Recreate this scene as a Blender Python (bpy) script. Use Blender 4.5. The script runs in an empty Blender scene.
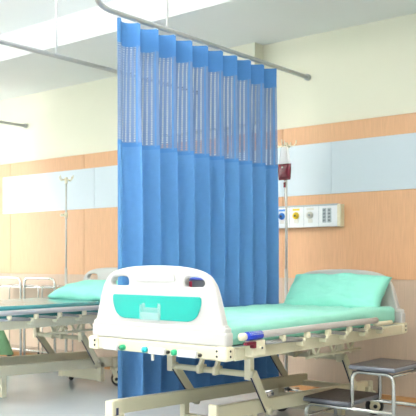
import bpy, bmesh, math, random
from mathutils import Vector, Matrix, noise
random.seed(4)
S = bpy.context.scene
COL = S.collection
PI = math.pi

# ------------------------------------------------------------------ materials
def lin(c):
    return tuple(((v/255)/12.92 if v/255 <= .04045 else (((v/255)+.055)/1.055)**2.4) for v in c) + (1,)

def mat(name, rgb, rough=.5, metal=0., var=.04, scale=6., bump=0., bscale=60., spec=.5, trans=0., stretch=None, coat=0.):
    m = bpy.data.materials.new(name); m.use_nodes = True
    n, l = m.node_tree.nodes, m.node_tree.links
    b = n['Principled BSDF']
    b.inputs['Roughness'].default_value = rough
    b.inputs['Metallic'].default_value = metal
    b.inputs['Specular IOR Level'].default_value = spec
    b.inputs['Transmission Weight'].default_value = trans
    b.inputs['Coat Weight'].default_value = coat
    tc = n.new('ShaderNodeTexCoord'); mp = n.new('ShaderNodeMapping')
    l.new(tc.outputs['Object'], mp.inputs['Vector'])
    if stretch: mp.inputs['Scale'].default_value = stretch
    nz = n.new('ShaderNodeTexNoise'); nz.inputs['Scale'].default_value = scale; nz.inputs['Detail'].default_value = 4
    l.new(mp.outputs['Vector'], nz.inputs['Vector'])
    cr = n.new('ShaderNodeValToRGB')
    c = lin(rgb)
    cr.color_ramp.elements[0].position = .3; cr.color_ramp.elements[1].position = .7
    cr.color_ramp.elements[0].color = tuple(max(0, v*(1-var)) for v in c[:3]) + (1,)
    cr.color_ramp.elements[1].color = tuple(min(1, v*(1+var)) for v in c[:3]) + (1,)
    l.new(nz.outputs['Fac'], cr.inputs['Fac']); l.new(cr.outputs['Color'], b.inputs['Base Color'])
    if bump:
        n2 = n.new('ShaderNodeTexNoise'); n2.inputs['Scale'].default_value = bscale; n2.inputs['Detail'].default_value = 3
        l.new(mp.outputs['Vector'], n2.inputs['Vector'])
        bp = n.new('ShaderNodeBump'); bp.inputs['Strength'].default_value = bump; bp.inputs['Distance'].default_value = .01
        l.new(n2.outputs['Fac'], bp.inputs['Height']); l.new(bp.outputs['Normal'], b.inputs['Normal'])
    return m

M = {}
M['wall']   = mat('cream_paint', (234, 231, 209), .75, var=.015, scale=2)
M['ceil']   = mat('white_ceiling_paint', (240, 240, 238), .8, var=.01, scale=2)
M['soffit'] = mat('grey_white_paint', (232, 233, 230), .8, var=.015, scale=1.5)
M['wood']   = mat('orange_wood_veneer', (215, 168, 128), .42, var=.07, scale=5, stretch=(22, 1, 1.2), spec=.35)
M['wood2']  = mat('oak_baseboard', (196, 146, 96), .45, var=.08, scale=4, stretch=(1.2, 1, 22), spec=.3)
M['lower']  = mat('beige_veneer_panel', (203, 180, 158), .5, var=.06, scale=5, stretch=(26, 1, .8), spec=.3)
M['strip']  = mat('pale_blue_glossy_panel', (206, 217, 223), .42, var=.012, scale=2, spec=.55)
M['floor']  = mat('pale_blue_grey_vinyl', (200, 209, 214), .16, var=.05, scale=1.4, spec=.55)
M['plastic']= mat('white_moulded_plastic', (196, 194, 190), .42, var=.008, scale=3)
M['cream']  = mat('cream_powder_coat', (216, 210, 182), .38, var=.02, scale=8)
M['cream2'] = mat('pale_cream_plastic', (232, 224, 196), .45, var=.02, scale=8)
M['white']  = mat('white_enamel', (224, 224, 222), .3, var=.008)
M['teal']   = mat('turquoise_panel', (0, 162, 150), .35, var=.01)
M['sheet']  = mat('mint_cotton', (154, 220, 202), .85, var=.035, scale=9, bump=.15, bscale=70, spec=.2)
M['pillow'] = mat('mint_cotton_pillowcase', (144, 220, 201), .85, var=.035, scale=10, bump=.2, bscale=40, spec=.2)
M['vinyl']  = mat('dark_teal_vinyl', (58, 126, 128), .18, var=.05, scale=5, spec=.6)
M['blue']   = mat('blue_curtain_cloth', (100, 152, 208), .8, var=.025, scale=30, spec=.2)
M['bluehd'] = mat('blue_header_tape', (84, 140, 202), .8, var=.025, scale=30, spec=.2)
M['green']  = mat('green_curtain_cloth', (120, 160, 120), .8, var=.08, scale=14, stretch=(6, 6, .6), spec=.2)
M['chrome'] = mat('brushed_steel', (214, 214, 210), .22, 1., var=.03, scale=12)
M['alu']    = mat('satin_aluminium', (196, 198, 198), .35, .7, var=.02)
M['greyrail']= mat('grey_anodised_rail', (196, 194, 192), .35, .35, var=.02)
M['greylink']= mat('grey_link_tube', (160, 160, 160), .4, .35, var=.03)
M['pole'] = mat('pale_steel_pole', (206, 206, 200), .3, .35, var=.02)
M['rubber'] = mat('black_rubber', (34, 36, 40), .6, var=.05)
M['tread']  = mat('dark_brown_grey_ribbed_rubber', (84, 76, 72), .55, var=.05, scale=20, bump=.3, bscale=120)
M['tredge'] = mat('grey_rubber_edge', (112, 116, 126), .5, var=.04)
M['label']  = mat('blue_label', (26, 56, 176), .4, var=.06, scale=40)
M['maroon'] = mat('maroon_plastic', (120, 26, 48), .4, var=.03)
M['dark']   = mat('dark_grey_plastic', (70, 72, 78), .5, var=.04)
M['boxgrey'] = mat('mid_grey_card', (120, 124, 130), .6, var=.03)
M['black']  = mat('dark_bolt_metal', (48, 46, 42), .4, .4, var=.03)
M['knobg']  = mat('green_knob_plastic', (24, 160, 110), .35, var=.02)
M['knobc']  = mat('cyan_knob_plastic', (20, 176, 186), .35, var=.02)
M['yellow'] = mat('yellow_outlet_plastic', (240, 205, 50), .4, var=.02)
M['bluep']  = mat('blue_outlet_plastic', (50, 120, 200), .4, var=.02)
M['greyp']  = mat('grey_socket_plastic', (176, 186, 188), .45, var=.02)
M['offw']   = mat('offwhite_outlet_plastic', (224, 222, 212), .4, var=.02)
M['console']= mat('white_console_metal', (238, 240, 240), .4, var=.01)
M['violet'] = mat('blue_violet_card', (86, 108, 210), .6, var=.03)
M['red']    = mat('red_card', (206, 52, 84), .6, var=.03)
M['blood']  = mat('dark_red_blood_bag', (100, 14, 30), .22, var=.06, scale=20, spec=.6)
def clear(name, rgb, alpha, rough=.1):
    m = mat(name, rgb, rough, var=.01)
    n, l = m.node_tree.nodes, m.node_tree.links
    b = n['Principled BSDF']; b.inputs['Alpha'].default_value = alpha
    return m
M['acrylic'] = clear('clear_acrylic', (214, 244, 242), .2, .08)
M['clearpvc'] = clear('clear_bag_plastic', (244, 240, 238), .35, .15)
M['greendark'] = mat('dark_slot', (34, 40, 70), .6, var=.03)
def emit(name, rgb, st):
    m = bpy.data.materials.new(name); m.use_nodes = True
    n, l = m.node_tree.nodes, m.node_tree.links
    n.remove(n['Principled BSDF'])
    e = n.new('ShaderNodeEmission'); e.inputs[0].default_value = lin(rgb); e.inputs[1].default_value = st
    nz = n.new('ShaderNodeTexNoise'); nz.inputs['Scale'].default_value = 3
    l.new(e.outputs[0], n['Material Output'].inputs[0]); return m
M['fill_light'] = emit('added_diffuser_glow', (255, 252, 245), 3)  # glow of the added, out-of-view pendants

def mesh_mat():                      # open netting: square holes woven in the cloth, laid out by UV (metres)
    m = mat('pale_blue_open_mesh', (122, 148, 190), .8, var=.02, scale=30, spec=.2)
    n, l = m.node_tree.nodes, m.node_tree.links
    b = n['Principled BSDF']; out = n['Material Output']
    uv = n.new('ShaderNodeUVMap'); sp = n.new('ShaderNodeSeparateXYZ'); l.new(uv.outputs[0], sp.inputs[0])
    def hole(sock, per, frac):
        d = n.new('ShaderNodeMath'); d.operation = 'DIVIDE'; d.inputs[1].default_value = per; l.new(sock, d.inputs[0])
        f = n.new('ShaderNodeMath'); f.operation = 'FRACT'; l.new(d.outputs[0], f.inputs[0])
        g = n.new('ShaderNodeMath'); g.operation = 'LESS_THAN'; g.inputs[1].default_value = frac; l.new(f.outputs[0], g.inputs[0])
        return g.outputs[0]
    a = hole(sp.outputs[0], .0195, .38); c = hole(sp.outputs[1], .0145, .40)
    mu = n.new('ShaderNodeMath'); mu.operation = 'MULTIPLY'; l.new(a, mu.inputs[0]); l.new(c, mu.inputs[1])
    tr = n.new('ShaderNodeBsdfTransparent'); mx = n.new('ShaderNodeMixShader')
    l.new(mu.outputs[0], mx.inputs[0]); l.new(b.outputs[0], mx.inputs[1]); l.new(tr.outputs[0], mx.inputs[2])
    l.new(mx.outputs[0], out.inputs[0])
    return m
M['net'] = mesh_mat()

# ------------------------------------------------------------------ mesh helpers
class MB:
    def __init__(s): s.bm = bmesh.new()
    def _merge(s, tb, smooth):
        for f in tb.faces: f.smooth = smooth
        me = bpy.data.meshes.new('t'); tb.to_mesh(me); tb.free()
        s.bm.from_mesh(me); bpy.data.meshes.remove(me)
    def box(s, x0, x1, y0, y1, z0, z1, bev=.004, seg=2, mx=None):
        tb = bmesh.new(); bmesh.ops.create_cube(tb, size=1)
        for v in tb.verts:
            v.co = Vector(((x0+x1)/2+v.co.x*(x1-x0), (y0+y1)/2+v.co.y*(y1-y0), (z0+z1)/2+v.co.z*(z1-z0)))
        b = min(bev, .45*min(abs(x1-x0), abs(y1-y0), abs(z1-z0)))
        if b > 0: bmesh.ops.bevel(tb, geom=tb.edges[:], offset=b, segments=seg, affect='EDGES', profile=.5)
        if mx: bmesh.ops.transform(tb, matrix=mx, verts=tb.verts)
        s._merge(tb, False); return s
    def bar(s, p0, p1, w, t, up=(1, 0, 0), bev=.004):      # flat bar between two points, width w across, thickness t along up
        p0, p1 = Vector(p0), Vector(p1); d = (p1-p0); L = d.length; z = d/L
        x = Vector(up); x = (x - z*x.dot(z)).normalized(); y = z.cross(x)
        mx = Matrix((x, y, z)).transposed().to_4x4(); mx.translation = (p0+p1)/2
        return s.box(-t/2, t/2, -w/2, w/2, -L/2-w*.3, L/2+w*.3, bev, 2, mx)
    def tube(s, pts, r, n=12, caps=True):
        pts = [Vector(p) for p in pts]; tb = bmesh.new(); rings = []
        rr = r if isinstance(r, (list, tuple)) else [r]*len(pts)
        t0 = (pts[1]-pts[0]).normalized(); ref = Vector((0, 0, 1)) if abs(t0.z) < .9 else Vector((1, 0, 0))
        x = t0.cross(ref).normalized()
        for i, p in enumerate(pts):
            a = pts[max(i-1, 0)]; b = pts[min(i+1, len(pts)-1)]
            t = (b-a).normalized(); x = (x - t*x.dot(t)).normalized(); y = t.cross(x)
            rings.append([tb.verts.new(p + (x*math.cos(2*PI*k/n)+y*math.sin(2*PI*k/n))*rr[i]) for k in range(n)])
        for a, b in zip(rings, rings[1:]):
            for k in range(n): tb.faces.new((a[k], a[(k+1) % n], b[(k+1) % n], b[k]))
        if caps: tb.faces.new(rings[0][::-1]); tb.faces.new(rings[-1])
        bmesh.ops.recalc_face_normals(tb, faces=tb.faces)
        s._merge(tb, True); return s
    def cyl(s, p0, p1, r, n=18, bev=.15):
        p0, p1 = Vector(p0), Vector(p1); d = (p1-p0); L = d.length; u = d/L; b = min(r*bev, L*.3)
        return s.tube([p0, p0+u*.0001, p0+u*b, p1-u*b, p1-u*.0001, p1], [r-b, r-b, r, r, r-b, r-b], n)
    def torus(s, c, R, r, axis='X', n=24, k=10):
        tb = bmesh.new(); rings = []
        for i in range(n):
            a = 2*PI*i/n; ring = []
            for j in range(k):
                q = 2*PI*j/k; rad = R+r*math.cos(q); h = r*math.sin(q)
                p = (h, rad*math.cos(a), rad*math.sin(a)) if axis == 'X' else (rad*math.cos(a), h, rad*math.sin(a)) if axis == 'Y' else (rad*math.cos(a), rad*math.sin(a), h)
                ring.append(tb.verts.new(Vector(c)+Vector(p)))
            rings.append(ring)
        for i in range(n):
            for j in range(k):
                tb.faces.new((rings[i][j], rings[(i+1) % n][j], rings[(i+1) % n][(j+1) % k], rings[i][(j+1) % k]))
        bmesh.ops.recalc_face_normals(tb, faces=tb.faces)
        s._merge(tb, True); return s
    def grid(s, fn, nu, nv, uvf=None, smooth=True):
        tb = bmesh.new(); ul = tb.loops.layers.uv.new('UVMap') if uvf else None
        V = [[tb.verts.new(fn(i/nu, j/nv)) for j in range(nv+1)] for i in range(nu+1)]
        for i in range(nu):
            for j in range(nv):
                f = tb.faces.new((V[i][j], V[i+1][j], V[i+1][j+1], V[i][j+1]))
                if ul:
                    for lp, (a, b) in zip(f.loops, ((i, j), (i+1, j), (i+1, j+1), (i, j+1))): lp[ul].uv = uvf(a/nu, b/nv)
        s._merge(tb, smooth); return s
    def plate(s, outline, y0, y1, holes=(), bev=.006, axis='Y'):    # outline in (x,z), thickness along y, rounded edges
        cu = bpy.data.curves.new('c', 'CURVE'); cu.dimensions = '2D'; cu.fill_mode = 'BOTH'
        for pts in [outline, *holes]:
            sp = cu.splines.new('POLY'); sp.points.add(len(pts)-1); sp.use_cyclic_u = True
            for q, p in zip(sp.points, pts): q.co = (p[0], p[1], 0, 1)
        cu.extrude = (y1-y0)/2-bev; cu.bevel_depth = bev; cu.bevel_resolution = 3; cu.offset = -bev
        ob = bpy.data.objects.new('c', cu); COL.objects.link(ob)
        me = bpy.data.meshes.new_from_object(ob.evaluated_get(bpy.context.evaluated_depsgraph_get()))
        tb = bmesh.new(); tb.from_mesh(me); bmesh.ops.remove_doubles(tb, verts=tb.verts, dist=1e-5)
        for v in tb.verts: v.co = Vector((v.co.x, (y0+y1)/2 - v.co.z, v.co.y))
        bmesh.ops.recalc_face_normals(tb, faces=tb.faces)
        s._merge(tb, False)
        bpy.data.objects.remove(ob); bpy.data.curves.remove(cu); bpy.data.meshes.remove(me); return s
    def build(s, name, m, parent=None, label=None, smooth_angle=None):
        me = bpy.data.meshes.new(name); s.bm.to_mesh(me); s.bm.free()
        me.materials.append(M[m] if isinstance(m, str) else m)
        o = bpy.data.objects.new(name, me); COL.objects.link(o)
        if parent: o.parent = parent
        if label: o['label'] = label
        return o

def thing(name, label, cat, loc=(0, 0, 0), rz=0, group=None):
    o = bpy.data.objects.new(name, None); COL.objects.link(o); o.empty_display_size = .1
    o.location = loc; o.rotation_euler = (0, 0, rz); o['label'] = label; o['category'] = cat
    if group: o['group'] = group
    return o
def struct(name, mb, m, parent=None):
    o = mb.build(name, m, parent)
    if not parent: o['kind'] = 'structure'
    return o
def arc(cx, cy, r, a0, a1, n=6):
    return [(cx+r*math.cos(math.radians(a0+(a1-a0)*i/n)), cy+r*math.sin(math.radians(a0+(a1-a0)*i/n))) for i in range(n+1)]
def catmull(pts, k=5, closed=True):
    out = []; n = len(pts)
    rng = range(n) if closed else range(n-1)
    for i in rng:
        g = (lambda j: pts[j % n]) if closed else (lambda j: pts[min(max(j, 0), n-1)])
        p0, p1, p2, p3 = (Vector(g(i+q)) for q in (-1, 0, 1, 2))
        for t in range(k):
            t /= k
            v = .5*((2*p1)+(-p0+p2)*t+(2*p0-5*p1+4*p2-p3)*t*t+(-p0+3*p1-3*p2+p3)*t**3)
            out.append(tuple(v))
    if not closed: out.append(tuple(pts[-1]))
    return out

# ------------------------------------------------------------------ the room
DOWN, UP = 13, 84
WY = 5.4; CEIL = 2.86; HI = 3.1; XL, XR, YF = -9.6, 3.2, -4.5
struct('floor', MB().box(XL, XR, YF, WY+.1, -.1, 0, 0), 'floor')
b = MB(); b.box(XL, XR, WY, WY+.12, 0, HI, 0); b.box(-4.9, -3.81, WY-.12, WY+.02, 2.2, HI, .002)
struct('wall_back', b, 'wall')
# left wall with three tall window openings
b = MB(); wins = [(-3.2, -1.0), (-.4, 1.8), (2.4, 4.4)]
b.box(XL-.12, XL, YF, WY+.12, 0, .5, 0); b.box(XL-.12, XL, YF, WY+.12, 2.7, HI, 0)
ys = [YF] + [v for w in wins for v in w] + [WY+.12]
for a, c in zip(ys[::2], ys[1::2]): b.box(XL-.12, XL, a, c, .5, 2.7, 0)
struct('wall_left', b, 'wall')
for i, (a, c) in enumerate(wins):
    w = MB()
    for q in (a+.03, (a+c)/2, c-.03): w.box(XL-.09, XL-.03, q-.03, q+.03, .5, 2.7, .004)
    for q in (.53, 2.67): w.box(XL-.09, XL-.03, a, c, q-.03, q+.03, .004)
    struct('window_%d' % (i+1), w, 'white')
struct('wall_right', MB().box(XR, XR+.12, YF, WY+.12, 0, HI, 0), 'wall')
struct('ceiling', MB().box(XL, XR, YF, WY+.1, HI, HI+.1, 0), 'ceil')
struct('trim_1', MB().box(XL, XR, 4.34, WY, CEIL, HI, .002), 'soffit')
# wall cladding
pan = MB(); x = XL
while x < XR: pan.box(x+.0015, min(x+1.2, XR)-.0015, WY-.02, WY+.005, .923, 2.135, .0015, 1); x += 1.2
struct('trim_2', pan, 'wood')
pan = MB(); x = XL
while x < XR: pan.box(x+.001, min(x+1.2, XR)-.001, WY-.012, WY+.005, .06, .923, .001, 1); x += 1.2
struct('trim_3', pan, 'lower')
pan = MB(); xs = [-7.33, -5.84, -4.49, -3.144, -1.8, -.45, .9, 2.25]
for a, c in zip(xs, xs[1:]): pan.box(a+.001, c-.001, WY-.028, WY-.005, 1.584, 1.988, .0015, 1)
struct('trim_4', pan, 'strip')
struct('baseboard_back', MB().box(XL, XR, WY-.03, WY+.005, 0, .068, .004), 'wood2')

# unseen pendants added to brighten the ward and ceiling, lighting both down and up
for lx in (-7.75, -4.0, -1.0):
    for ly in (-.6, 2.35):
        t = thing('added_pendant', 'added unseen white lamp over the ward floor', 'added light', (lx, ly, HI), 0, 'added pendant fill lights')
        MB().box(-.62, .62, -.16, .16, -.35, -.30, .006).build('housing', 'white', t)
        MB().box(-.58, .58, -.13, .13, -.356, -.348, .002).build('diffuser', 'fill_light', t)
        for q in (-.4, .4): MB().tube([(q, 0, -.30), (q, 0, 0)], .006, 8).build('suspension_rod', 'white', t)
        for zz, e, rx in ((-.37, DOWN, 0), (-.28, UP, PI)):
            L = bpy.data.lights.new('fill_light', 'AREA'); L.shape = 'RECTANGLE'; L.size = 1.2; L.size_y = .3; L.energy = e; L.color = (1, .985, .95)
            o = bpy.data.objects.new('fill_light', L); COL.objects.link(o); o.location = (lx, ly, HI+zz); o.rotation_euler = (rx, 0, 0)
# daylight coming through the three windows
for a, c in wins:
    L = bpy.data.lights.new('daylight', 'AREA'); L.shape = 'RECTANGLE'; L.size = 2.1; L.size_y = c-a; L.energy = 60; L.color = (.95, .98, 1)
    o = bpy.data.objects.new('daylight', L); COL.objects.link(o); o.location = (XL-.2, (a+c)/2, 1.6); o.rotation_euler = (0, -PI/2, 0)

# ------------------------------------------------------------------ medical console on the wall
t = thing('bedhead_console', 'white wall-mounted medical gas and socket console above the made bed', 'wall console', (-3.72, WY-.02, 1.41))
cx0 = -3.72
MB().box(-.68, .66, -.062, 0, -.083, .085, .004).build('housing', 'console', t)
MB().box(.66, .69, -.066, 0, -.086, .088, .006).build('end_cap', 'cream2', t, 'cream end cap')
MB().box(-.72, .66, -.064, -.02, .078, .092, .003).build('top_edge', 'greyp', t)
for xx in (.225, .36, .497): MB().box(xx-.0012, xx+.0012, -.0635, -.06, -.078, .078, 0).build('panel_seam', 'greyp', t)
def outlet(x, m, lm, lab):
    o = MB().cyl((x, -.06, .01), (x, -.078, .01), .028).build('gas_outlet', m, t, lab)
    MB().cyl((x, -.078, .01), (x, -.086, .01), .009).build('outlet_socket', 'dark' if m != 'offw' else 'greyp', o)
    MB().box(x-.032, x+.032, -.065, -.06, .05, .066, .001).build('outlet_label', lm, o)
    MB().box(x-.02, x+.02, -.066, -.06, -.05, -.02, .003).build('outlet_release', 'offw', o)
outlet(.155, 'bluep', 'bluep', 'blue gas outlet'); outlet(.289, 'yellow', 'yellow', 'yellow gas outlet'); outlet(.42, 'offw', 'offw', 'white gas outlet')
for sx in (.548, .592):
    p = MB().box(sx-.017, sx+.017, -.067, -.06, -.052, .06, .003).build('power_socket', 'greyp', t, 'grey socket strip')
    for q in range(4):
        for dx in (-.006, .006): MB().box(sx+dx-.0025, sx+dx+.0025, -.0685, -.066, -.042+q*.026, -.028+q*.026, 0).build('socket_slot', 'dark', p)

# ------------------------------------------------------------------ curtain tracks
def track(pts, label, rods, flange, r=.016):
    t = thing('curtain_track', label, 'curtain track', pts[-1], 0)
    o = Vector(pts[-1])
    loc = [Vector(p)-o for p in pts]
    MB().tube(loc, r, 12).build('rail', 'alu', t)
    if flange: MB().cyl((0, -.03, 0), (0, 0, 0), .026).build('wall_flange', 'alu', t)
    for (rx, ry) in rods:
        MB().tube([(rx-o.x, ry-o.y, .015), (rx-o.x, ry-o.y, HI-o.z-.002)], .008, 8).build('suspension_rod', 'white', t)
    return t
CXc = -3.368; TZ = 2.525
cor = [(CXc+.34-.34*math.cos(a), 3.27-.34*math.sin(a), TZ) for a in [PI/2*(1-i/10) for i in range(11)]]
track([(2.2, 2.93, TZ), (-1., 2.93, TZ)] + cor + [(CXc, 4.3, TZ), (CXc, WY, TZ)], 'grey ceiling-hung curtain track that carries the blue curtain', [(CXc, 3.72)], True)
track([(-4.41, -1., TZ), (-4.41, 3., TZ), (-4.41, WY, TZ)], 'grey curtain track with nothing hung in view, upper left across the ceiling', [(-4.41, 3.69)], True)
track([(-6.95, 1., TZ), (-6.95, 3., TZ), (-6.95, WY, TZ)], 'short visible end of curtain track on the wall at far left', [(-6.95, 2.2)], True)

# ------------------------------------------------------------------ blue pleated curtain
Y0, Y1, NP = 3.268, 4.885, 10; TAPE = (.81, .845)
t = thing('privacy_curtain', 'tall blue pleated privacy curtain with mesh top between the two beds', 'curtain', (CXc, Y0, .17))
per = (Y1-Y0)/NP
ph = [random.uniform(-.02, .02) for _ in range(NP+1)]
def wave(u, z, A):                    # u along the track 0..1
    q = u*NP; i = min(int(q), NP-1); f = q-i
    w = (1-f)*ph[i]+f*ph[i+1]
    a = 2*PI*(q+.22+w*(2.5-z)) 
    x = A*math.sin(a) + A*.15*math.sin(2*a+1.2)
    rp = min(1, max(0, q)/.75); x = x*rp + A*.25*(1-rp)
    y = rp*per*.17*math.cos(a)*(.8 if z < 2.3 else 1)
    return x, u*(Y1-Y0)+y
def cloth(z0, z1, off=0., nv=10, u0=0., u1=1., nu=400):
    def fn(u, v):
        z = z0+(z1-z0)*v; uu = u0+(u1-u0)*u
        A = .046 if z > 2.3 else .048+.022*min(1, (2.3-z)/1.0)
        x, y = wave(uu, z, A)
        dip = .012*math.sin(2*PI*uu*NP*.5)*0
        return Vector((x+off-.0, y, z+dip-.17))
    return fn
def cloth_obj(z0, z1, name, m, nv=10, off=0.):
    return MB().grid(cloth(z0, z1, off), 400, nv, lambda u, v: (u*NP*.30, z0+(z1-z0)*v)).build(name, m, t)
cloth_obj(2.365, 2.498, 'header_band', 'bluehd', 4)
cloth_obj(1.765, 2.365, 'mesh_panel', 'net', 8)
# solid seam tapes sewn down the mesh
for i in range(NP):
    a, c = TAPE
    MB().grid(cloth(1.765, 2.365, .0015, 8, (i+a)/NP, (i+c)/NP), 14, 8).build('seam_tape', 'blue', t)
cloth_obj(.17, 1.765, 'drape', 'blue', 24)
for a, c in ((.17, .215), (1.75, 1.775), (2.352, 2.367)): MB().grid(cloth(a, c, .0012), 400, 1).build('hem', 'bluehd', t)
for i in range(NP):
    x, y = wave((i+.03)/NP, 2.49, .046)
    MB().tube([(x, y, 2.493-.17), (0, y, 2.515-.17-.003)], .004, 6).build('glider', 'white', t, 'white glider')

# green curtain at far left, gathered in the middle
t = thing('privacy_curtain', 'green curtain at the far left edge, gathered at the middle', 'curtain', (-6.95, 4.0, .1))
def gfn(u, v):
    z = .1+(2.5-.1)*v
    top = 1.05; low = 1.04
    if z > 1.7: e = .45+(top-.45)*min(1, ((z-1.7)/.8)**.6)
    elif z > .9: e = .45
    else: e = .45+(low-.45)*((.9-z)/.8)**.6 if z < .9 else .45
    fl = .27*min(1, max(0, (.9-z)/.5))
    y = -.8+(e+.8)*u
    return Vector((.035*math.sin(u*60)+fl*u**2, y, z-.1))
MB().grid(gfn, 160, 40).build('drape', 'green', t)

# ------------------------------------------------------------------ hospital bed
half = [(0, 1.037), (.12, 1.034), (.22, 1.026), (.30, 1.010), (.355, .985), (.392, .945), (.413, .90), (.432, .84), (.448, .785), (.458, .75)]
def board_outline(k=0.):
    c = catmull([(-x, z) for x, z in half[::-1]] + half[1:], 5, False)
    c = [(x, z+k) for x, z in c]
    c = [(x*.972, z) for x, z in c]
    return [(-.456, .655)] + [(-.454, .745+k)] + c + [(.454, .745+k), (.456, .655)]
hole_l = catmull([(-.318, .935), (-.325, .95), (-.315, .966), (-.29, .977), (-.235, .979), (-.205, .972), (-.195, .95), (-.20, .935), (-.22, .930), (-.30, .930)], 4)
hole_r = [(-x, z) for x, z in hole_l[::-1]]
panel = [(-.30, .882)] + [(.30, .882)] + catmull([(.307, .875), (.308, .85), (.298, .815), (.28, .785), (.252, .765), (.22, .757)], 4, False) + \
        catmull([(-.22, .757), (-.252, .765), (-.28, .785), (-.298, .815), (-.308, .85), (-.307, .875)], 4, False)

def caster(bed, x, y, rot, wr=.062):
    c = MB()
    c.cyl((x, y, .235), (x, y, .15), .02); c.box(x-.03, x+.03, y-.035, y+.035, .135, .165, .01)
    dy, dx = math.cos(rot), math.sin(rot)
    ax = Vector((x+dx*.03, y+dy*.03, wr))
    side = Vector((dy, -dx, 0))
    c.bar(Vector((x, y, .15))+side*.026, ax+side*.026, .045, .006, side, .003)
    c.bar(Vector((x, y, .15))-side*.026, ax-side*.026, .045, .006, side, .003)
    c.cyl(ax+side*.034, ax-side*.034, .012)
    o = c.build('caster', 'cream', bed)
    w = MB(); w.cyl(ax-side*.02, ax+side*.02, wr, 28, .25)
    w.build('wheel', 'rubber', o, 'black rubber wheel')
    w = MB(); w.cyl(ax-side*.0225, ax+side*.0225, wr*.6, 24, .05)
    w.build('hub', 'cream2', o)
    w = MB(); w.cyl(ax-side*.036, ax+side*.036, .014, 14, .05); w.build('axle', 'rubber', o)

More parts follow.
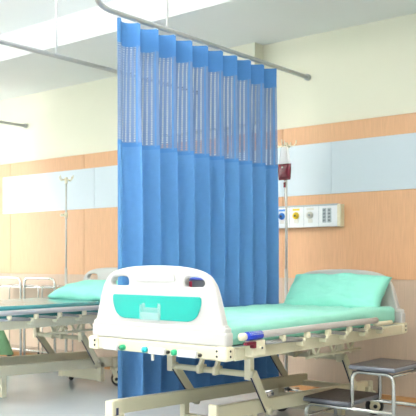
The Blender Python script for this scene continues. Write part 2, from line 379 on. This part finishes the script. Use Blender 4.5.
def make_bed(label, loc, head_casters, gear=(.545, 1.55)):
    bed = thing('hospital_bed', label, 'hospital bed', loc)
    # --- sleeping frame
    f = MB()
    for s_ in (-1, 1): f.box(s_*.455-.02, s_*.455+.02, .04, 1.90, .575, .638, .006)
    f.box(-.445, .445, -.032, .04, .582, .646, .008)
    f.box(-.445, .445, 1.86, 1.925, .582, .646, .008)
    for yy in (gear[0], .95, gear[1]): f.box(-.44, .44, yy-.022, yy+.022, .58, .622, .004)
    f.build('frame', 'cream', bed)
    MB().box(-.432, .432, .05, 1.86, .622, .638, .003).build('deck', 'greyp', bed)
    for sx in (-1, 1):
        for yy in (-.01, 1.90):
            c = MB().box(sx*.447-.036, sx*.447+.036, yy-.035, yy+.035, .578, .65, .014, 3).build('corner_block', 'cream2', bed)
            for zz in (.602, .628):
                yf = yy-.035 if yy < 1 else yy+.035
                MB().cyl((sx*.447-.02*sx, yf-.003, zz), (sx*.447-.02*sx, yf+.003, zz), .006, 10).build('bolt', 'black', c)
                MB().cyl((sx*.447+sx*.033, yy, zz), (sx*.447+sx*.0385, yy, zz), .006, 10).build('bolt', 'black', c)
    # --- end boards
    for nm, yy, k in (('footboard', .004, 0.), ('headboard', 1.90, -.035)):
        m = MB()
        m.plate(board_outline(k), yy-.021, yy+.021, [hole_l if not k else [(a, z+k) for a, z in hole_l], hole_r if not k else [(a, z+k) for a, z in hole_r]], .012)
        m.box(-.470, .470, yy-.03, yy+.03, .646, .716, .012, 3)
        m.box(-.464, .464, yy-.026, yy+.026, .705, .74, .012, 3)
        fd = -1 if nm == 'footboard' else 1
        grip = catmull([(-.13, .957+k), (-.135, .975+k), (-.12, .997+k), (-.06, 1.001+k), (.06, 1.001+k), (.12, .997+k), (.135, .975+k), (.13, .957+k), (.06, .953+k), (-.06, .953+k)], 4)
        y_ = yy+fd*.0225
        m.plate(grip, y_-.0035, y_+.0035, (), .003)
        bo = m.build(nm, 'plastic', bed)
        if nm == 'footboard':
            MB().plate(panel, yy-.0265, yy-.0195, (), .002).build('colour_panel', 'teal', bo, 'turquoise inset panel')
            h = MB(); yo = yy-.0285
            h.box(-.088, .042, yo-.001, yo+.001, .757, .82, .0005)
            h.box(-.088, -.066, yo-.001, yo+.001, .82, .842, .0005); h.box(.02, .042, yo-.001, yo+.001, .82, .842, .0005)
            h.box(-.088, .042, yo-.016, yo-.013, .757, .795, .001)
            h.box(-.09, -.084, yo-.018, yo, .755, .835, .001); h.box(.038, .044, yo-.018, yo, .755, .835, .001)
            h.box(-.088, .042, yo-.018, yo, .753, .757, .001)
            h.build('card_holder', 'acrylic', bo, 'clear card holder')
    # --- crank units on the foot rail
    for (p0, p1, kx, km) in ((-.355, -.25, -.212, 'knobg'), (-.022, .09, -.051, 'knobc'), (.178, .30, .152, 'knobg')):
        c = MB().box(p0, p1, -.054, -.03, .583, .618, .008, 3).build('crank', 'white', bed)
        MB().cyl((kx, -.03, .602), (kx, -.058, .602), .0155, 18, .3).build('knob', km, c, 'coloured knob')
        d = MB(); e = p1 if kx < p0 else kx-.03
        d.cyl((p1+.018, -.032, .6), (p1+.018, -.048, .6), .009, 12); d.build('bolt', 'black', c)
        if abs(kx+.051) < .01: MB().box(0, .012, -.05, -.036, .55, .588, .003).build('handle', 'offw', c)
    # --- folded side rail on the right
    r = MB(); rx = .513
    prof = [(rx, .07+1.35*i/10, .695+.002*math.sin(i*.3)) for i in range(11)]
    r.tube(prof, .0185, 14); ra = r.build('side_rail', 'greyrail', bed)
    MB().cyl((rx, .025, .695), (rx, .068, .695), .0195, 16, .35).build('end_cap', 'cream2', ra, 'cream end cap')
    MB().cyl((rx, .066, .695), (rx, .195, .695), .0215, 20, .03).build('label_sleeve', 'label', ra, 'blue printed sleeve')
    rr = random.Random(3)
    for row, ang in enumerate((20, 42, 64)):
        y = .085
        while y < .19:
            wd = rr.uniform(.004, .012); a = math.radians(ang)
            c = Vector((rx+0.0216*math.cos(a), y, .695+0.0216*math.sin(a)))
            mx = Matrix.Translation(c) @ Matrix.Rotation(-a, 4, 'Y')
            MB().box(-.0004, .0004, 0, wd, -.0016, .0016, 0, 1, mx).build('print_mark', 'greyp', ra); y += wd+rr.uniform(.003, .007)
    for y in (.394, .63, .85, 1.09, 1.31):
        k = MB(); k.box(rx-.015, rx+.012, y-.016, y+.016, .645, .68, .007, 3); k.cyl((rx-.02, y, .66), (rx+.014, y, .66), .010)
        k.build('hinge_knob', 'cream2', ra)
        l_ = MB(); y2 = y+.20
        l_.tube([(rx-.006, y, .662), (rx-.006, y+.08, .655), (rx-.006, y2, .638)], .0105, 10); l_.build('link_tube', 'greylink', ra)
        p = MB(); p.box(.47, rx+.004, y2-.02, y2+.02, .606, .652, .006); p.cyl((rx-.03, y2, .638), (rx+.014, y2, .638), .011)
        p.build('pivot_bracket', 'cream', ra)
    MB().tube([(rx-.006, .24, .652), (rx-.006, .43, .648), (rx-.006, .58, .64)], .0105, 10).build('link_tube', 'greylink', ra)
    MB().tube([(rx-.004, 1.41, .672), (rx-.004, 1.63, .67)], .014, 12).build('tail_bar', 'cream2', ra)
    lt = MB(); lt.box(.472, rx+.01, .115, .225, .592, .672, .006); lt.cyl((rx+.005, .185, .632), (rx+.016, .185, .632), .01)
    lo = lt.build('latch', 'cream2', ra)
    k = MB(); k.box(rx-.004, rx+.02, .055, .135, .652, .668, .004); k.box(rx-.004, rx+.02, .108, .135, .635, .668, .004)
    k.build('latch_lever', 'maroon', lo, 'maroon latch lever')
    MB().cyl((rx+.014, .185, .632), (rx+.02, .185, .632), .006, 10).build('bolt', 'black', lo)
    # --- lifting gear
    for ty in gear:
        tt = MB().cyl((-.375, ty, .43), (.21, ty, .43), .018, 16, .1).build('torque_tube', 'cream', bed)
        c = MB(); c.cyl((.205, ty, .43), (.228, ty, .43), .027, 18, .2); c.build('end_cap', 'cream2', tt)
        for ax, bx in ((-.371, -.335), (.207, .200)):
            hgr = MB(); hgr.box(ax-.022-.02, ax+.022-.02, ty-.02, ty+.02, .40, .585, .006); hgr.build('hanger', 'cream2', bed)
            am = MB(); am.bar((ax+.012, ty, .43), (bx+.012, ty+.15, .215), .05, .024, (1, 0, 0), .005)
            am.cyl((bx-.004, ty+.15, .21), (bx+.03, ty+.15, .21), .024, 16)
            ao = am.build('lift_arm', 'cream', bed)
            g = MB(); n_ = Vector((0, .215, .15)).normalized()
            g.bar((ax+.012, ty-.026, .415), (bx+.012, ty+.122, .205), .004, .008, (1, 0, 0), .001); g.build('dark_edge_strip', 'greendark', ao)
        for xx in (-.145, -.027):
            cl = MB(); cl.box(xx-.012, xx+.012, ty-.05, ty+.022, .41, .46, .006); cl.bar((xx, ty-.03, .44), (xx+.03, ty+.005, .59), .03, .02, (1, 0, 0), .004); cl.build('clevis', 'cream2', bed)
        MB().cyl((-.15, ty-.01, .50), (.02, ty-.01, .50), .012).build('spacer_tube', 'cream2', bed)
    # --- pull rods and V brackets along the right side under the frame
    for yy in (.90, 1.10, 1.30):
        v = MB(); v.bar((.40, yy-.05, .585), (.40, yy, .505), .018, .01, (1, 0, 0), .002); v.bar((.40, yy+.05, .585), (.40, yy, .505), .018, .01, (1, 0, 0), .002); v.build('hanger_bracket', 'cream', bed)
    v = MB(); v.tube([(.40, .80, .515), (.40, 1.42, .515)], .009, 8)
    v.build('pull_rod', 'cream', bed)
    # --- base
    bs = MB()
    for xx, z0 in ((-.317, .205), (.183, .20)):
        bs.box(xx-.02, xx+.02, -.03 if xx < 0 else .24, 1.93, z0, z0+.078, .006, 2, Matrix(((1, 0, 0, 0), (0, 1, 0, 0), (0, -.035, 1, .025), (0, 0, 0, 1))))
        for yy in (.58, 1.57): bs.box(xx-.02, xx+.02, yy-.022, yy+.022, .05, z0+.01, .004)
    for yy in (.58, 1.57): bs.box(-.317, .183, yy-.018, yy+.018, .055, .15, .005)
    bs.box(-.36, -.29, .01, .05, .205, .235, .005); bs.box(.16, .23, .28, .32, .20, .235, .005); bs.box(-.36, .23, 1.86, 1.90, .16, .20, .005)
    bo = bs.build('base_frame', 'cream', bed)
    for a, c, yy in ((-.345, -.287, 0), (.155, .211, .27)): MB().box(a, c, yy-.045, yy-.028, .185, .305, .004).build('end_plate', 'cream2', bo)
    MB().box(-.2985, -.2955, -.008, .010, .225, .265, .001).build('slot', 'greendark', bo)
    for (x, y, rot) in [(-.335, .03, .4), (.20, .30, 2.9)] + head_casters: caster(bed, x, y, rot)
    return bed

bed1 = make_bed('white and cream adjustable hospital bed made up with mint sheet, beside the blue curtain', (-2.783, 3.0, 0), [(-.345, 1.62, .3), (.205, 1.93, .9)])
bed2 = make_bed('pale hospital bed with bare dark teal mattress at the left behind the curtain', (-5.07, 3.0, 0), [(-.345, 1.70, 2.2), (.215, 1.70, 1.2)], (.345, 1.35))

# ------------------------------------------------------------------ mattresses, pillows
def rounded_slab(hx, y0, y1, z0, z1, e=.05, nz=.004, sc=6, nu=120, nv=160, seed=0, sag=0.):
    cy, hy, cz, hz = (y0+y1)/2, (y1-y0)/2, (z0+z1)/2, (z1-z0)/2
    mb = MB(); tb = bmesh.new()
    bmesh.ops.create_cube(tb, size=2)
    bmesh.ops.subdivide_edges(tb, edges=tb.edges[:], cuts=40, use_grid_fill=True)
    for v in tb.verts:
        p = Vector((v.co.x*hx, v.co.y*hy, v.co.z*hz))
        q = Vector((max(-hx+e, min(hx-e, p.x)), max(-hy+e, min(hy-e, p.y)), max(-hz+e, min(hz-e, p.z))))
        d = p-q
        if d.length > 1e-6: p = q + d.normalized()*min(e, max(abs(d.x), abs(d.y), abs(d.z)))
        n3 = noise.fractal(Vector((p.x*sc*1.6+seed, p.y*sc*.45, p.z*sc)), 1., 2., 4)
        dr = Vector((p.x/hx, p.y/hy, p.z/hz)); 
        if p.z > -hz*.5: p.z += n3*nz*(1 if p.z > 0 else .5)
        p.x += n3*nz*.8*dr.x
        p.z -= sag*(abs(p.x)/hx)**4
        v.co = p + Vector((0, cy, cz))
    mb._merge(tb, True); return mb
t = thing('mattress', 'mattress covered with rumpled mint green sheet on the bed nearest the viewer', 'mattress', (-2.783, 3.0, .638))
MB().box(-.425, .425, .04, 1.85, .001, .10, .03, 3).build('core', 'vinyl', t)
rounded_slab(.437, .034, 1.866, .001, .122, .045, .012, 7).build('fitted_sheet', 'sheet', t)
t = thing('mattress', 'bare dark teal vinyl mattress on the left bed', 'mattress', (-5.07, 3.0, .638))
rounded_slab(.435, .034, 1.866, .001, .10, .025, .002, 4, seed=3).build('vinyl_cover', 'vinyl', t)
pp = MB(); pp.tube([(.437, .08+1.74*i/20, .052) for i in range(21)], .005, 8); pp.build('piping', 'knobc', t)

def pillow_mesh(w, h, th, seed=0, flop=0., corner=.0):
    mb = MB(); tb = bmesh.new(); N = 44
    def P(u, v, s_):
        x = (u*2-1); y = (v*2-1)
        k = (max(0, 1-abs(x)**2.6)*max(0, 1-abs(y)**2.6))**.42
        px = x*w/2*(1-.05*(1-abs(x))*0 - .035*(1-y*y)*abs(x)**3*0); 
        sc = 1-.06*(1-abs(x)**2)*(abs(y)**6) - 0
        sx = 1-.05*(1-abs(y)**2)*(abs(x)**6)
        nn = noise.fractal(Vector((x*2.4+seed, y*2.0, s_*3+seed)), 1., 2., 4)
        rad = noise.noise(Vector((math.atan2(y, x)*3.2, seed, 0)))*.010*(abs(x)**4+abs(y)**4)
        z = s_*(th/2)*k + nn*.012*min(1, k*2) + rad
        return Vector((x*w/2*sx, y*h/2*sc, z))
    g = {}
    for s_ in (1, -1):
        for i in range(N+1):
            for j in range(N+1):
                edge = i in (0, N) or j in (0, N)
                key = (i, j, 1 if edge else s_)
                if key not in g: g[key] = tb.verts.new(P(i/N, j/N, s_))
    for s_ in (1, -1):
        for i in range(N):
            for j in range(N):
                q = [g.get((a, b_, s_), g.get((a, b_, 1))) for a, b_ in ((i, j), (i+1, j), (i+1, j+1), (i, j+1))]
                for n_, (a, b_) in enumerate(((i, j), (i+1, j), (i+1, j+1), (i, j+1))):
                    if a in (0, N) or b_ in (0, N): q[n_] = g[(a, b_, 1)]
                tb.faces.new(q if s_ > 0 else q[::-1])
    mb._merge(tb, True); return mb
p = pillow_mesh(.74, .32, .18, 2.).build('pillow', 'pillow')
p.location = (-2.735, 4.72, .836); p.rotation_euler = (math.radians(48), 0, math.radians(2))
p['label'] = 'plump mint green pillow leaning on the headboard of the made bed'; p['category'] = 'pillow'
p = pillow_mesh(.74, .44, .15, 7.).build('pillow', 'pillow')
p.location = (-5.03, 4.62, .805); p.rotation_euler = (math.radians(12), 0, math.radians(-2))
p['label'] = 'mint green pillow lying on the bare teal mattress of the left bed'; p['category'] = 'pillow'

# box seen through the right hand hole of the footboard
t = thing('storage_box', 'small grey box with blue top and red stripe behind the footboard', 'box', (-2.572, 3.085, .768))
MB().box(-.04, .05, -.03, .05, 0, .196, .004).build('body', 'boxgrey', t)
MB().box(-.055, .052, -.033, .053, .196, .206, .003).build('top_edge', 'violet', t, 'blue top edge')
MB().box(-.042, -.024, -.0335, .0, .004, .188, .001).build('stripe', 'red', t, 'red stripe')
MB().box(-.056, -.0405, -.033, .05, 0, .19, .001).build('side_edge', 'white', t, 'white edge')

# ------------------------------------------------------------------ IV stands
def iv_stand(label, loc, H, clamp):
    t = thing('iv_stand', label, 'iv stand', loc)
    MB().tube([(0, 0, .06), (0, 0, 1.0)], .0125, 12).build('lower_pole', 'pole', t)
    MB().tube([(0, 0, .95), (0, 0, H-.02)], .009, 12).build('upper_pole', 'pole', t)
    if clamp:
        c = MB(); c.cyl((0, 0, clamp-.025), (0, 0, clamp+.025), .017); c.cyl((-.02, -.01, clamp), (-.055, -.02, clamp), .014)
        c.build('height_clamp', 'cream2', t)
    h = MB()
    for a in (10, 100, 190, 280):
        a = math.radians(a); d = Vector((math.cos(a), math.sin(a), 0))
        h.tube([Vector((0, 0, H-.03)), d*.03+Vector((0, 0, H-.02)), d*.06+Vector((0, 0, H-.03)), d*.08+Vector((0, 0, H-.01)), d*.085+Vector((0, 0, H+.015))], .005, 8)
    h.cyl((0, 0, H-.06), (0, 0, H), .014)
    h.build('hook', 'cream2', t)
    MB().cyl((0, 0, .05), (0, 0, .09), .025).build('hub', 'dark', t)
    for k in range(5):
        a = 2*PI*k/5+.3; d = Vector((math.cos(a), math.sin(a), 0))
        l_ = MB().tube([d*.02+Vector((0, 0, .07)), d*.17+Vector((0, 0, .052))], .011, 8).build('leg', 'chrome', t)
        c = MB(); e = d*.17; sd = Vector((-d.y, d.x, 0)); c.cyl(e+Vector((0, 0, .021))-sd*.009, e+Vector((0, 0, .021))+sd*.009, .021, 14); c.cyl(e+Vector((0, 0, .03)), e+Vector((0, 0, .055)), .006, 8)
        c.build('caster', 'rubber', l_)
iv_stand('chrome IV stand with blood bag, between blue curtain and headboard', (-3.395, 5.12, 0), 1.975, None)
iv_stand('slim empty IV stand at the left, in front of the wood panelling', (-5.83, 5.0, 0), 1.86, 1.50)
# blood bag hanging on the right-hand stand
bx, by, bz = -3.37, 5.06, 1.948
t = thing('blood_bag', 'dark red blood bag hanging from the IV stand by the curtain', 'blood bag', (bx, by, bz))
def bagprof(w0, w1, z0, z1, th, corner=False):
    def fn(u, v):
        a = 2*PI*u; z = z0+(z1-z0)*v; w = (w0+(w1-w0)*v)/2
        k = math.sin(PI*min(1, max(0, .06+.88*v)))**.45
        c, s_ = math.cos(a), math.sin(a)
        return Vector((w*math.copysign(abs(c)**.7, c), th/2*k*math.copysign(abs(s_)**.9, s_), z))
    return fn
MB().grid(bagprof(.110, .118, -.255, -.145, .045), 36, 14).build('blood_pouch', 'blood', t)
MB().grid(bagprof(.112, .06, -.146, -.012, .02), 36, 12).build('clear_top', 'clearpvc', t, 'clear upper bag')
h = MB(); h.tube([(0, 0, -.03), (.0, 0, -.01), (-.0, .0, .02), (-.01, .012, .035)], .003, 6); h.build('hanger_loop', 'offw', t)
c = MB(); c.cyl((0, 0, -.27), (0, 0, -.255), .01); c.cyl((0, 0, -.325), (0, 0, -.285), .009); dr = c.build('drip_chamber', 'blood', t)
c = MB(); c.tube([(0, 0, -.26), (0, 0, -.4), (.012, .02, -.6), (.01, .03, -1.0), (.01, .03, -1.15)], .003, 6); c.build('tube', 'clearpvc', t)
c = MB(); c.box(-.052, .052, -.006, .006, -.268, -.252, .004); c.build('bottom_seam', 'blood', t)
MB().cyl((-.008, -.021, -.172), (-.008, -.017, -.172), .008, 12).build('tag', 'offw', t, 'small white tag')

# ------------------------------------------------------------------ two-step stool
t = thing('step_stool', 'two-step chrome footstool with dark treads at the right of the bed', 'step stool', (-2.275, 4.075, 0))
def tread(x0, x1, y0, y1, z):
    o = MB().box(x0, x1, y0, y1, z-.03, z-.004, .012, 3).build('tread', 'tredge', t)
    q = MB().box(x0+.008, x1-.008, y0+.008, y1-.008, z-.008, z, .004)
    q.build('ribbed_mat', 'tread', o, 'dark ribbed top')
ZU, ZL = .46, .24
tread(0, .295, 0, .41, ZU); tread(-.324, 0.008, 0, .41, ZL)
def bend(pts, r=.055):
    out = [Vector(pts[0])]
    for a, b_, c in zip(pts, pts[1:], pts[2:]):
        a, b_, c = Vector(a), Vector(b_), Vector(c); u = (a-b_).normalized(); w = (c-b_).normalized()
        for k in range(7):
            q = k/6; p0 = b_+u*r; p2 = b_+w*r
            out.append((1-q)**2*p0+2*q*(1-q)*b_+q*q*p2)
    out.append(Vector(pts[-1])); return out
R = .0115
for y in (.03, .38):
    f = MB(); f.tube(bend([(.012, y, ZL-.045), (.012, y, ZU-.043), (.275, y, ZU-.043), (.275, y, .012)]), R); fo = f.build('upper_loop', 'chrome', t)
    f = MB(); f.tube(bend([(-.30, y, .012), (-.30, y, ZL-.043), (.275, y, ZL-.043)]), R); lo = f.build('lower_loop', 'chrome', t)
    for o, x in ((fo, .275), (lo, -.30)): MB().cyl((x, y, 0), (x, y, .03), .015).build('rubber_foot', 'rubber', o)
for (x, z) in ((.275, .12), (-.30, .12), (.02, ZU-.05), (.27, ZU-.05)):
    MB().tube([(x, .03, z), (x, .38, z)], .008, 10).build('crossbar', 'chrome', t)

# ------------------------------------------------------------------ steel trolleys by the wall, left
def trolley(label, x0, x1):
    t = thing('instrument_trolley', label, 'trolley', ((x0+x1)/2, 5.22, 0), 0, None)
    hx = (x1-x0)/2; hy = .115
    for y, zt, rr in ((-hy, .885, .0125), (hy, .80, .008)):
        f = MB(); f.tube(bend([(-hx, y, .07), (-hx, y, zt), (hx, y, zt), (hx, y, .07)], .07), rr); f.build('frame_loop', 'chrome', t)
    MB().box(-hx, hx, -hy, hy, .785, .80, .004).build('shelf', 'chrome', t)
    for yy in (-hy, hy): MB().tube([(-hx, yy, .80), (hx, yy, .80)], .008).build('shelf_rim', 'chrome', t)
    MB().box(-hx, hx, -hy, hy, .14, .15, .004).build('shelf', 'chrome', t)
    for x in (-hx, hx):
        for y in (-hy, hy):
            c = MB(); c.cyl((x-.011, y, .032), (x+.011, y, .032), .032); c.cyl((x, y, .05), (x, y, .09), .012); c.build('caster', 'rubber', t)
trolley('steel trolley with rounded rail at left, next to the empty IV stand', -6.60, -6.12)
trolley('steel trolley at the far left, cut by the edge of the picture', -7.16, -6.66)

# ------------------------------------------------------------------ camera, world
cam = bpy.data.cameras.new('camera'); co = bpy.data.objects.new('camera', cam); COL.objects.link(co)
co.location = (0, 0, 1.06); co.rotation_euler = (PI/2, 0, math.radians(39.2))
cam.sensor_width = 36; cam.lens = 790/416*36; cam.shift_y = 53/416
cam.dof.use_dof = True; cam.dof.focus_distance = 4.2; cam.dof.aperture_fstop = 6.5
S.camera = co
w = bpy.data.worlds.new('World'); S.world = w; w.use_nodes = True
bg = w.node_tree.nodes['Background']; bg.inputs[0].default_value = (.93, .97, 1, 1); bg.inputs[1].default_value = .78
S.view_settings.view_transform = 'Standard'; S.view_settings.look = 'None'; S.view_settings.gamma = 1
S.view_settings.use_curve_mapping = False; S.view_settings.exposure = 0.57
